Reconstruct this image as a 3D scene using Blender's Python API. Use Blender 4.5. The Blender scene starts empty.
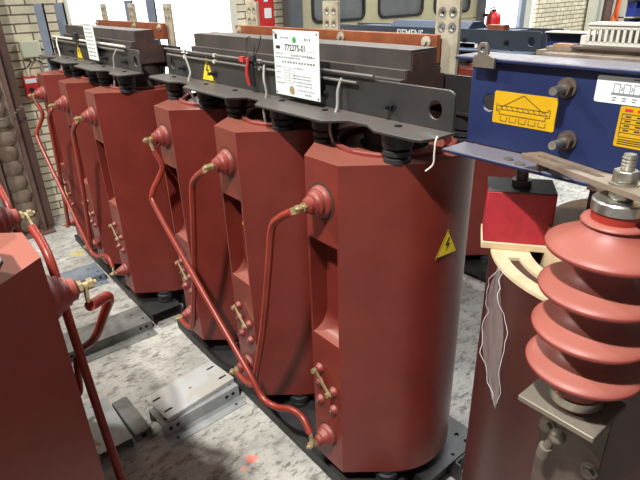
import bpy, bmesh, math, random
from mathutils import Vector, Matrix
random.seed(7)
PI = math.pi
sc = bpy.context.scene
COL = sc.collection

# ------------------------------------------------------------------ materials
def srgb(r, g, b):
    f = lambda c: (c/255/12.92) if c/255 <= .04045 else ((c/255+.055)/1.055)**2.4
    return (f(r), f(g), f(b), 1)

def mat(name, c, rough=.5, metal=0, c2=None, scale=8, mix=(.4, .65), bump=0, bscale=60, dust=None, dmix=.5,
        emit=None, es=0, alpha=1, coat=0, detail=6, spec=.5):
    m = bpy.data.materials.new(name); m.use_nodes = True
    nt = m.node_tree; N = nt.nodes; L = nt.links
    b = N['Principled BSDF']
    b.inputs['Base Color'].default_value = c
    b.inputs['Roughness'].default_value = rough
    b.inputs['Metallic'].default_value = metal
    b.inputs['Alpha'].default_value = alpha
    b.inputs['Coat Weight'].default_value = coat
    b.inputs['Specular IOR Level'].default_value = spec
    tc = N.new('ShaderNodeTexCoord')
    out = None
    if c2:
        n = N.new('ShaderNodeTexNoise'); n.inputs['Scale'].default_value = scale; n.inputs['Detail'].default_value = detail
        n.inputs['Roughness'].default_value = .65
        L.new(tc.outputs['Object'], n.inputs['Vector'])
        r = N.new('ShaderNodeMapRange'); r.inputs[1].default_value = mix[0]; r.inputs[2].default_value = mix[1]
        L.new(n.outputs['Fac'], r.inputs[0])
        x = N.new('ShaderNodeMix'); x.data_type = 'RGBA'
        x.inputs[6].default_value = c; x.inputs[7].default_value = c2
        L.new(r.outputs[0], x.inputs[0]); out = x.outputs[2]
    if dust:   # loose dust lies on faces that look up
        g = N.new('ShaderNodeNewGeometry'); s = N.new('ShaderNodeSeparateXYZ'); L.new(g.outputs['Normal'], s.inputs[0])
        r = N.new('ShaderNodeMapRange'); r.inputs[1].default_value = .3; r.inputs[2].default_value = .95; r.inputs[4].default_value = dmix
        L.new(s.outputs[2], r.inputs[0])
        x = N.new('ShaderNodeMix'); x.data_type = 'RGBA'; x.inputs[6].default_value = c; x.inputs[7].default_value = dust
        if out: L.new(out, x.inputs[6])
        L.new(r.outputs[0], x.inputs[0]); out = x.outputs[2]
    if out: L.new(out, b.inputs['Base Color'])
    if bump:
        n = N.new('ShaderNodeTexNoise'); n.inputs['Scale'].default_value = bscale; n.inputs['Detail'].default_value = 4
        L.new(tc.outputs['Object'], n.inputs['Vector'])
        bp = N.new('ShaderNodeBump'); bp.inputs['Strength'].default_value = bump; bp.inputs['Distance'].default_value = .01
        L.new(n.outputs['Fac'], bp.inputs['Height']); L.new(bp.outputs[0], b.inputs['Normal'])
    if emit:
        b.inputs['Emission Color'].default_value = emit; b.inputs['Emission Strength'].default_value = es
    return m

M = {}
M['resin'] = mat('red_cast_resin', srgb(110, 41, 33), .38, c2=srgb(120, 47, 38), scale=5, bump=.04, bscale=25, dust=srgb(154, 94, 80), dmix=.75, spec=.42)
M['resin2'] = mat('red_moulded_insulator', srgb(134, 52, 44), .48, c2=srgb(122, 46, 39), scale=20, dust=srgb(168, 106, 94), dmix=.45)
M['rodred'] = mat('red_insulated_rod', srgb(146, 54, 41), .34, c2=srgb(130, 47, 36), scale=12)
M['black'] = mat('black_painted_steel', srgb(42, 40, 40), .48, c2=srgb(54, 51, 50), scale=6, dust=srgb(110, 103, 98), dmix=.7)
M['blackbase'] = mat('black_base_steel', srgb(34, 34, 35), .5, c2=srgb(48, 46, 45), scale=9)
M['core'] = mat('dark_core_laminations', srgb(54, 49, 47), .6, c2=srgb(66, 58, 54), scale=10, dust=srgb(112, 101, 95), dmix=.8)
M['corebrown'] = mat('brown_core_end', srgb(64, 48, 42), .65, c2=srgb(84, 56, 46), scale=25)
M['rubber'] = mat('black_rubber', srgb(34, 34, 36), .6)
M['hole'] = mat('dark_opening', srgb(20, 17, 16), .8)
M['copper'] = mat('brown_copper_bar', srgb(138, 76, 48), .4, .3, c2=srgb(164, 92, 56), scale=14, dust=srgb(160, 110, 84), dmix=.4)
M['tin'] = mat('tinned_bar', srgb(190, 181, 158), .45, .2, c2=srgb(160, 149, 128), scale=18)
M['brass'] = mat('brass', srgb(206, 188, 146), .38, .6, c2=srgb(160, 138, 96), scale=40)
M['bolt'] = mat('zinc_bolt', srgb(176, 172, 160), .35, .75, c2=srgb(140, 135, 122), scale=60)
M['dirtybolt'] = mat('dull_bolt', srgb(128, 122, 110), .5, .5, c2=srgb(90, 84, 76), scale=60)
M['galv'] = mat('galvanised_steel', srgb(176, 178, 176), .45, .3, c2=srgb(146, 149, 150), scale=9, detail=8, mix=(.35, .7))
M['galvblue'] = mat('galvanised_steel_bluish', srgb(150, 158, 166), .45, .3, c2=srgb(118, 128, 140), scale=6, detail=8)
M['galvdark'] = mat('dull_galvanised_steel', srgb(132, 132, 128), .55, .3, c2=srgb(102, 102, 98), scale=10)
M['lid'] = mat('zinc_plate_with_worn_patch', srgb(190, 192, 190), .45, .2, c2=srgb(184, 182, 172), scale=7, mix=(.48, .56))
M['blue'] = mat('blue_painted_steel', srgb(30, 40, 78), .38, c2=srgb(36, 47, 86), scale=5, dust=srgb(122, 117, 122), dmix=.8)
M['bluebin'] = mat('blue_plastic_bin', srgb(40, 60, 140), .4)
M['slate'] = mat('slate_painted_steel', srgb(40, 48, 60), .5, c2=srgb(48, 57, 70), scale=5, dust=srgb(98, 112, 136), dmix=.7)
M['brownwind'] = mat('dark_brown_winding', srgb(62, 32, 28), .34, c2=srgb(74, 39, 34), scale=6, bump=.05, bscale=20)
M['cream'] = mat('cream_laminate', srgb(214, 192, 158), .6, c2=srgb(196, 172, 136), scale=14)
M['woodbrown'] = mat('brown_pressboard', srgb(160, 128, 96), .7, c2=srgb(140, 106, 76), scale=16)
M['blockred'] = mat('crimson_block', srgb(176, 40, 52), .55, c2=srgb(158, 34, 44), scale=35)
M['blocktop'] = mat('dark_block_top', srgb(58, 50, 48), .7, c2=srgb(74, 64, 60), scale=20)
M['shed'] = mat('salmon_silicone', srgb(138, 58, 50), .48, c2=srgb(128, 52, 45), scale=10, dust=srgb(172, 112, 96), dmix=.5)
M['shedneck'] = mat('red_silicone_neck', srgb(150, 44, 34), .45)
M['steel'] = mat('brushed_steel', srgb(190, 188, 180), .3, .85, c2=srgb(160, 156, 148), scale=30)
M['grime'] = mat('grey_brown_plate', srgb(128, 118, 104), .5, .4, c2=srgb(106, 98, 88), scale=9, dust=srgb(150, 142, 128), dmix=.4)
M['bracket'] = mat('dark_bracket_steel', srgb(98, 84, 74), .55, .3, c2=srgb(80, 68, 60), scale=12)
M['slotbar'] = mat('weathered_flat_bar', srgb(150, 134, 118), .5, .4, c2=srgb(122, 106, 92), scale=18)
M['white'] = mat('white_plate', srgb(222, 228, 226), .4)
M['ink'] = mat('black_print', srgb(34, 34, 36), .6)
M['greyink'] = mat('grey_print', srgb(120, 124, 124), .6)
M['green'] = mat('green_spot', srgb(40, 150, 84), .5)
M['yellow'] = mat('yellow_sticker', srgb(236, 204, 30), .45)
M['amber'] = mat('amber_sticker', srgb(204, 160, 16), .45, c2=srgb(190, 146, 14), scale=12)
M['redink'] = mat('red_print', srgb(190, 44, 36), .5)
M['cable'] = mat('grey_cable', srgb(150, 148, 142), .5)
M['whitecable'] = mat('white_cable', srgb(214, 206, 192), .5)
M['conduit'] = mat('dark_conduit', srgb(86, 82, 80), .4, c2=srgb(104, 98, 94), scale=12, dust=srgb(150, 144, 138), dmix=.5)
M['clipred'] = mat('red_clip_plastic', srgb(190, 50, 48), .4)
M['beige'] = mat('beige_door_panel', srgb(176, 168, 134), .5, c2=srgb(166, 158, 126), scale=3)
M['gasket'] = mat('black_gasket', srgb(28, 30, 32), .5)
M['glass'] = mat('dim_window_glass', srgb(112, 114, 112), .12, c2=srgb(92, 95, 94), scale=2)
M['bright'] = mat('daylit_glazing', srgb(240, 244, 246), .4, emit=(1, .99, .97, 1), es=2.6)
M['frame'] = mat('pale_frame', srgb(206, 206, 188), .5)
M['upright'] = mat('blue_grey_steel', srgb(132, 141, 154), .45, .1, c2=srgb(118, 126, 140), scale=8)
M['postgrey'] = mat('dark_grey_post', srgb(74, 78, 80), .5, c2=srgb(92, 96, 98), scale=2)
M['signred'] = mat('red_board', srgb(190, 40, 40), .45)
M['extred'] = mat('extinguisher_red', srgb(206, 32, 34), .35)
M['orange'] = mat('orange_cable_sheath', srgb(246, 106, 40), .45)
M['duct'] = mat('grey_slotted_duct', srgb(196, 194, 184), .5)
M['greypipe'] = mat('grey_pipe', srgb(134, 144, 146), .45, c2=srgb(120, 130, 132), scale=5)
M['column'] = mat('brown_steel_column', srgb(104, 80, 70), .6, c2=srgb(88, 66, 58), scale=7)
M['mortar'] = mat('rough_mortar', srgb(128, 112, 98), .9, c2=srgb(104, 88, 76), scale=9, bump=.6, bscale=18)
M['boxcream'] = mat('cream_enclosure', srgb(200, 202, 176), .5)
M['film'] = mat('clear_plastic_film', srgb(225, 215, 212), .1, alpha=.10, coat=1)
M['grime_dark'] = M['bracket']

def brick_mat(name, bw, bh, c1, c2, cm, mortar):
    m = bpy.data.materials.new(name); m.use_nodes = True
    nt = m.node_tree; N = nt.nodes; L = nt.links; b = N['Principled BSDF']
    tc = N.new('ShaderNodeTexCoord'); sp = N.new('ShaderNodeSeparateXYZ'); cb = N.new('ShaderNodeCombineXYZ')
    L.new(tc.outputs['Object'], sp.inputs[0]); L.new(sp.outputs[0], cb.inputs[0]); L.new(sp.outputs[2], cb.inputs[1])
    br = N.new('ShaderNodeTexBrick'); L.new(cb.outputs[0], br.inputs['Vector'])
    br.inputs['Color1'].default_value = c1; br.inputs['Color2'].default_value = c2; br.inputs['Mortar'].default_value = cm
    br.inputs['Scale'].default_value = 1; br.inputs['Brick Width'].default_value = bw; br.inputs['Row Height'].default_value = bh
    br.inputs['Mortar Size'].default_value = mortar; br.inputs['Mortar Smooth'].default_value = .3; br.inputs['Bias'].default_value = -.2
    n = N.new('ShaderNodeTexNoise'); n.inputs['Scale'].default_value = 9; n.inputs['Detail'].default_value = 8
    L.new(tc.outputs['Object'], n.inputs['Vector'])
    x = N.new('ShaderNodeMix'); x.data_type = 'RGBA'; x.blend_type = 'MULTIPLY'; x.inputs[0].default_value = .55
    r = N.new('ShaderNodeMapRange'); r.inputs[1].default_value = .3; r.inputs[2].default_value = .6; r.inputs[3].default_value = .6; r.inputs[4].default_value = 1.1
    L.new(n.outputs['Fac'], r.inputs[0]); L.new(r.outputs[0], x.inputs[7]); L.new(br.outputs['Color'], x.inputs[6])
    L.new(x.outputs[2], b.inputs['Base Color']); b.inputs['Roughness'].default_value = .85
    bp = N.new('ShaderNodeBump'); bp.inputs['Strength'].default_value = .6; bp.inputs['Distance'].default_value = .006; bp.invert = True
    L.new(br.outputs['Fac'], bp.inputs['Height']); L.new(bp.outputs[0], b.inputs['Normal'])
    return m
M['brick'] = brick_mat('painted_brick', .235, .067, srgb(226, 217, 186), srgb(210, 200, 170), srgb(118, 106, 94), .007)

def floor_mat():
    m = bpy.data.materials.new('stained_concrete'); m.use_nodes = True
    nt = m.node_tree; N = nt.nodes; L = nt.links; b = N['Principled BSDF']
    tc = N.new('ShaderNodeTexCoord')
    def noise(s, d, stretch=None, rot=0):
        n = N.new('ShaderNodeTexNoise'); n.inputs['Scale'].default_value = s; n.inputs['Detail'].default_value = d; n.inputs['Roughness'].default_value = .7
        if stretch:
            mp = N.new('ShaderNodeMapping'); mp.inputs['Scale'].default_value = stretch; mp.inputs['Rotation'].default_value = (0, 0, rot)
            L.new(tc.outputs['Object'], mp.inputs[0]); L.new(mp.outputs[0], n.inputs['Vector'])
        else: L.new(tc.outputs['Object'], n.inputs['Vector'])
        return n.outputs['Fac']
    def mrange(f, a, c, lo=0, hi=1):
        r = N.new('ShaderNodeMapRange'); r.inputs[1].default_value = a; r.inputs[2].default_value = c; r.inputs[3].default_value = lo; r.inputs[4].default_value = hi
        L.new(f, r.inputs[0]); return r.outputs[0]
    def mix(f, a, c):
        x = N.new('ShaderNodeMix'); x.data_type = 'RGBA'
        L.new(f, x.inputs[0])
        for v, i in ((a, 6), (c, 7)):
            if isinstance(v, tuple): x.inputs[i].default_value = v
            else: L.new(v, x.inputs[i])
        return x.outputs[2]
    c = mix(mrange(noise(3.2, 10), .35, .65), srgb(196, 193, 184), srgb(148, 145, 138))
    c = mix(mrange(noise(11, 12, (1, 1.7, 1), .5), .52, .62), c, srgb(132, 126, 117))
    c = mix(mrange(noise(17, 12, (1, 2.0, 1), -.6), .53, .64), c, srgb(104, 99, 93))
    c = mix(mrange(noise(55, 8), .56, .74), c, srgb(122, 117, 110))
    c = mix(mrange(noise(6, 14, (1, 9, 1), .9), .60, .66), c, srgb(92, 86, 80))
    def spot(x, y, r, colr, c):
        mp = N.new('ShaderNodeMapping'); mp.inputs['Location'].default_value = (-x, -y, 0); L.new(tc.outputs['Object'], mp.inputs[0])
        n = N.new('ShaderNodeTexNoise'); n.inputs['Scale'].default_value = 16; n.inputs['Detail'].default_value = 4; L.new(tc.outputs['Object'], n.inputs['Vector'])
        ln = N.new('ShaderNodeVectorMath'); ln.operation = 'LENGTH'; L.new(mp.outputs[0], ln.inputs[0])
        ad = N.new('ShaderNodeMath'); ad.operation = 'MULTIPLY_ADD'; ad.inputs[1].default_value = r*2.4; L.new(n.outputs['Fac'], ad.inputs[0]); L.new(ln.outputs['Value'], ad.inputs[2])
        return mix(mrange(ad.outputs[0], r*1.7, r*2.1, .65, 0), c, colr)
    c = spot(.74, 1.455, .03, srgb(236, 110, 84), c)
    c = spot(.70, 1.44, .022, srgb(226, 140, 110), c)
    c = spot(.80, 4.02, .07, srgb(206, 190, 90), c)
    c = spot(.74, 3.60, .06, srgb(204, 188, 96), c)
    L.new(c, b.inputs['Base Color']); b.inputs['Roughness'].default_value = .7
    bp = N.new('ShaderNodeBump'); bp.inputs['Strength'].default_value = .25; bp.inputs['Distance'].default_value = .01
    L.new(noise(40, 6), bp.inputs['Height']); L.new(bp.outputs[0], b.inputs['Normal'])
    return m
M['floor'] = floor_mat()

# ------------------------------------------------------------------ mesh builder
MIR = 1   # -1 while a mirrored machine is built
class MB:
    def __init__(s): s.bm = bmesh.new()
    def v(s, p): return s.bm.verts.new((p[0]*MIR, p[1], p[2]))
    def f(s, vs):
        try: return s.bm.faces.new(vs)
        except ValueError: return None
    def box(s, x0, x1, y0, y1, z0, z1):
        return s.prism([(x0, y0), (x1, y0), (x1, y1), (x0, y1)], 'xy', z0, z1)
    def obox(s, c, ax, ay, az):
        c, ax, ay, az = map(Vector, (c, ax, ay, az))
        q = [s.v(c+i*ax+j*ay+k*az) for k in (-1, 1) for (i, j) in ((-1, -1), (1, -1), (1, 1), (-1, 1))]
        for a in ((0, 3, 2, 1), (4, 5, 6, 7), (0, 1, 5, 4), (1, 2, 6, 5), (2, 3, 7, 6), (3, 0, 4, 7)): s.f([q[i] for i in a])
        return s
    @staticmethod
    def _p(pl, p, h):
        return {'xy': (p[0], p[1], h), 'yz': (h, p[0], p[1]), 'xz': (p[0], h, p[1])}[pl]
    def prism(s, pts, pl, a, b):
        A = [s.v(s._p(pl, p, a)) for p in pts]; B = [s.v(s._p(pl, p, b)) for p in pts]
        s.f(A[::-1]); s.f(B); n = len(pts)
        for i in range(n): s.f([A[i], A[(i+1) % n], B[(i+1) % n], B[i]])
        return s
    def plate(s, loops, pl, a, b):            # outline plus holes, extruded
        t = bmesh.new(); V = []; E = []
        for lp in loops:
            vs = [t.verts.new((p[0], p[1], 0)) for p in lp]; V.append(vs)
            E += [t.edges.new((vs[i], vs[(i+1) % len(vs)])) for i in range(len(vs))]
        bmesh.ops.triangle_fill(t, edges=E, use_beauty=True)
        t.verts.ensure_lookup_table(); t.verts.index_update()
        P = [(v.co.x, v.co.y) for v in t.verts]
        A = [s.v(s._p(pl, p, a)) for p in P]; B = [s.v(s._p(pl, p, b)) for p in P]
        for f in t.faces:
            ids = [v.index for v in f.verts]
            s.f([A[i] for i in ids[::-1]]); s.f([B[i] for i in ids])
        for vs in V:
            ids = [v.index for v in vs]; n = len(ids)
            for i in range(n): s.f([A[ids[i]], A[ids[(i+1) % n]], B[ids[(i+1) % n]], B[ids[i]]])
        t.free(); return s
    def cyl(s, p0, p1, r0, r1=None, seg=20):
        if r1 is None: r1 = r0
        p0 = Vector(p0); p1 = Vector(p1); d = (p1-p0).normalized()
        return s.rings([(p0, r0), (p1, r1)], d, seg)
    def rings(s, lst, d, seg=20, cap=True):
        d = Vector(d).normalized(); u = d.orthogonal().normalized(); w = d.cross(u)
        R = []
        for p, r in lst:
            p = Vector(p); R.append([s.v(p+r*(math.cos(2*PI*i/seg)*u+math.sin(2*PI*i/seg)*w)) for i in range(seg)])
        for a, b in zip(R, R[1:]):
            for i in range(seg): s.f([a[i], a[(i+1) % seg], b[(i+1) % seg], b[i]])
        if cap: s.f(R[0][::-1]); s.f(R[-1])
        return s
    def lathe(s, o, d, prof, seg=28, cap=True):   # prof: (radius, distance along d)
        o = Vector(o); d = Vector(d).normalized()
        return s.rings([(o+d*h, r) for r, h in prof], d, seg, cap)
    def ring(s, c, r0, r1, z0, z1, seg=48):
        R = []
        for r, z in ((r0, z0), (r1, z0), (r1, z1), (r0, z1)):
            R.append([s.v((c[0]+r*math.cos(2*PI*i/seg), c[1]+r*math.sin(2*PI*i/seg), z)) for i in range(seg)])
        for k in range(4):
            a, b = R[k], R[(k+1) % 4]
            for i in range(seg): s.f([a[i], a[(i+1) % seg], b[(i+1) % seg], b[i]])
        return s
    def tube(s, pts, r, seg=12, sub=6, flat=False):
        P = [Vector(p) for p in pts]; Q = []
        n = len(P)
        if flat or n < 3: Q = P
        else:
            for i in range(n-1):
                p0 = P[max(i-1, 0)]; p1 = P[i]; p2 = P[i+1]; p3 = P[min(i+2, n-1)]
                for k in range(sub):
                    t = k/sub
                    Q.append(.5*((2*p1)+(p2-p0)*t+(2*p0-5*p1+4*p2-p3)*t*t+(3*p1-p0-3*p2+p3)*t**3))
            Q.append(P[-1])
        T = [(Q[min(i+1, len(Q)-1)]-Q[max(i-1, 0)]).normalized() for i in range(len(Q))]
        u = T[0].orthogonal().normalized(); R = []
        for q, t in zip(Q, T):
            u = (u-t*u.dot(t)).normalized(); w = t.cross(u)
            R.append([s.v(q+r*(math.cos(2*PI*i/seg)*u+math.sin(2*PI*i/seg)*w)) for i in range(seg)])
        for a, b in zip(R, R[1:]):
            for i in range(seg): s.f([a[i], a[(i+1) % seg], b[(i+1) % seg], b[i]])
        s.f(R[0][::-1]); s.f(R[-1]); return s
    def ball(s, c, r, sc=(1, 1, 1), seg=14):
        c = Vector(c); R = []
        for j in range(1, seg//2):
            a = PI*j/(seg//2)
            R.append([s.v(c+Vector((r*sc[0]*math.sin(a)*math.cos(2*PI*i/seg), r*sc[1]*math.sin(a)*math.sin(2*PI*i/seg), r*sc[2]*math.cos(a)))) for i in range(seg)])
        for a, b in zip(R, R[1:]):
            for i in range(seg): s.f([a[i], a[(i+1) % seg], b[(i+1) % seg], b[i]])
        s.f(R[0][::-1]); s.f(R[-1]); return s
    def loft(s, loops, close=True, cap=True):
        R = [[s.v(p) for p in lp] for lp in loops]; n = len(R[0])
        for a, b in zip(R, R[1:]):
            for i in range(n if close else n-1): s.f([a[i], a[(i+1) % n], b[(i+1) % n], b[i]])
        if cap and close: s.f(R[0][::-1]); s.f(R[-1])
        return s
    def build(s, name, m, parent=None, bevel=0, label=None, loc=None, smooth=35):
        me = bpy.data.meshes.new(name)
        bmesh.ops.remove_doubles(s.bm, verts=s.bm.verts, dist=1e-6)
        bmesh.ops.recalc_face_normals(s.bm, faces=s.bm.faces)
        s.bm.to_mesh(me); s.bm.free()
        me.materials.append(M[m])
        me.polygons.foreach_set('use_smooth', [True]*len(me.polygons))
        me.set_sharp_from_angle(angle=math.radians(smooth))
        o = bpy.data.objects.new(name, me); COL.objects.link(o)
        if parent: o.parent = parent
        if loc: o.location = loc
        if bevel:
            b = o.modifiers.new('bevel', 'BEVEL'); b.width = bevel; b.segments = 2; b.limit_method = 'ANGLE'; b.angle_limit = math.radians(40)
        if label: o['label'] = label
        return o

def tag(o, label=None, cat=None, group=None, kind=None):
    if label: o['label'] = label
    if cat: o['category'] = cat
    if group: o['group'] = group
    if kind: o['kind'] = kind
    return o
def thing(name, label, cat, loc=(0, 0, 0), group=None):
    o = bpy.data.objects.new(name, None); COL.objects.link(o); o.location = loc; o.empty_display_size = .1
    return tag(o, label, cat, group)
def kids(o): return [c for c in bpy.data.objects if c.parent == o]
def copy_tree(o, parent, off):
    c = o.copy(); COL.objects.link(c); c.parent = parent
    c.location = Vector(o.location)+Vector(off)
    for k in kids(o): copy_tree(k, c, (0, 0, 0))
    return c
def circ(cx, cy, r, n=20, sx=1, sy=1):
    return [(cx+r*sx*math.cos(2*PI*i/n), cy+r*sy*math.sin(2*PI*i/n)) for i in range(n)]
def rrect(x0, x1, y0, y1, r, n=4):
    P = []
    for cx, cy, a in ((x1-r, y1-r, 0), (x0+r, y1-r, 90), (x0+r, y0+r, 180), (x1-r, y0+r, 270)):
        for k in range(n+1):
            t = math.radians(a+90*k/n); P.append((cx+r*math.cos(t), cy+r*math.sin(t)))
    return P
def text(body, size, x, y, z, m, parent, name='lettering', bold=0, sx=1):
    """letters standing on a plane X = x that faces -X; (y, z) is the left end of the baseline, reading towards -Y"""
    cu = bpy.data.curves.new(name, 'FONT'); cu.body = body; cu.size = size; cu.extrude = .0004; cu.offset = bold
    t = bpy.data.objects.new(name, cu); COL.objects.link(t)
    bpy.context.view_layer.update()
    me = bpy.data.meshes.new_from_object(t.evaluated_get(bpy.context.evaluated_depsgraph_get()))
    bpy.data.objects.remove(t)
    me.transform(Matrix(((0, 0, -1, x), (-1*sx, 0, 0, y), (0, 1, 0, z), (0, 0, 0, 1))))
    me.materials.clear(); me.materials.append(M[m])
    o = bpy.data.objects.new(name, me); COL.objects.link(o); o.parent = parent
    return o

# ------------------------------------------------------------------ cast-resin transformer
ZB, ZT = .17, 1.3402
def coil_outline(r, w, depth):
    P = Vector((-.30, w)); d = P.length
    a = math.atan2(w, -.30); t = a-math.acos(r/d)      # tangent point on the +y side
    pts = []
    n = 56
    for i in range(n+1):
        g = -t+(2*t)*i/n
        pts.append((r*math.cos(g), r*math.sin(g)))
    lip = .009
    for y in (w, w-lip): pts.append((-.30, y))
    for y in (w-lip-.0004, -(w-lip-.0004)): pts.append((-.30+depth, y))
    for y in (-(w-lip), -w): pts.append((-.30, y))
    return pts
def build_coil(root, r, w, y, details=True):
    R_IN = .178 if r > .24 else .165
    lay = [(ZB, 0), (.725, 0)]
    for k in range(1, 6):
        q = k/5*PI/2
        lay.append((.725+.085*(1-math.cos(q)), .065*math.sin(q)))
    lay += [(1.082, .065), (1.0825, 0), (ZT, 0)]
    L_out = [[(p[0], p[1], z) for p in coil_outline(r, w, d)] for z, d in lay]
    def inner(z): return [(R_IN*math.cos(math.atan2(p[1], p[0])), R_IN*math.sin(math.atan2(p[1], p[0])), z) for p in coil_outline(r, w, 0)]
    mb = MB(); mb.loft([inner(ZB)]+L_out+[inner(ZT), inner(ZB)], cap=False)
    c = mb.build('coil', 'resin', root, loc=(0, y, 0), smooth=22)
    MB().ring((0, 0), R_IN-.002, R_IN+.016, ZT-.05, ZT+.012).build('top_collar', 'resin2', c, bevel=.003)
    iw = MB().ring((0, 0), .112, .152, ZB+.02, ZT-.01, 40).build('inner_winding', 'resin', c)
    MB().ring((0, 0), .108, .156, ZT-.01, ZT-.002, 40).build('end_insulation', 'resin2', iw)
    for z, k in ((1.2167, 1.0), (.3028, .82)):
        MB().cyl((-.2995, 0, z), (-.3015, 0, z), .058*k, seg=28).build('recess_ring', 'corebrown', c)
        prof = [(.050, 0), (.050, .006), (.045, .016), (.040, .018), (.0385, .028), (.033, .031), (.031, .041), (.026, .043), (.0235, .056), (.019, .058), (.017, .060)]
        t = MB().lathe((-.30, 0, z), (-1, 0, 0), [(a*k, b) for a, b in prof]).build('terminal_insulator', 'resin2', c, smooth=50)
        MB().cyl((-.358, 0, z), (-.384, 0, z), .0075).cyl((-.362, 0, z), (-.370, 0, z), .014, seg=6).build('terminal_bolt', 'brass', t)
    taps = [(.036, .585), (.036, .525), (.036, .445), (-.036, .525), (-.036, .445)]
    for ty, tz in taps:
        t = MB().lathe((-.30, ty, tz), (-1, 0, 0), [(.019, 0), (.017, .006), (.013, .012), (.0125, .016)], 16).build('tap_boss', 'resin2', c, smooth=50)
        MB().cyl((-.314, ty, tz), (-.322, ty, tz), .006, seg=10).build('tap_bolt', 'dirtybolt', t)
    (y0, z0), (y1, z1) = taps[0], taps[3]
    lk = MB(); dv = Vector((0, y1-y0, z1-z0)).normalized(); nv = Vector((0, -dv.z, dv.y))
    mid = Vector((-.3235, (y0+y1)/2, (z0+z1)/2))
    lk.obox(mid, dv*(.5*math.hypot(y1-y0, z1-z0)+.01), nv*.006, Vector((.0025, 0, 0)))
    for yy, zz in (taps[0], taps[3]): lk.cyl((-.321, yy, zz), (-.336, yy, zz), .0095, seg=6)
    lk.build('tap_link', 'brass', c)
    return c

def flange_pts(ys, e0, e1):
    P = [(-.185, e0), (-.215, e0+.012), (-.225, e0+.035)]
    for k, y in enumerate(ys):
        a = -.225 if k == 0 else -.25
        P += [(a, y-.135), (-.192, y-.075), (-.192, y+.0), (-.25 if k < len(ys)-1 else -.225, y+.055)]
        if k < len(ys)-1: P += [(-.25, ys[k+1]-.2)]
    P += [(-.225, e1-.035), (-.215, e1-.012), (-.185, e1), (-.10, e1), (-.10, e0)]
    return P

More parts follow.
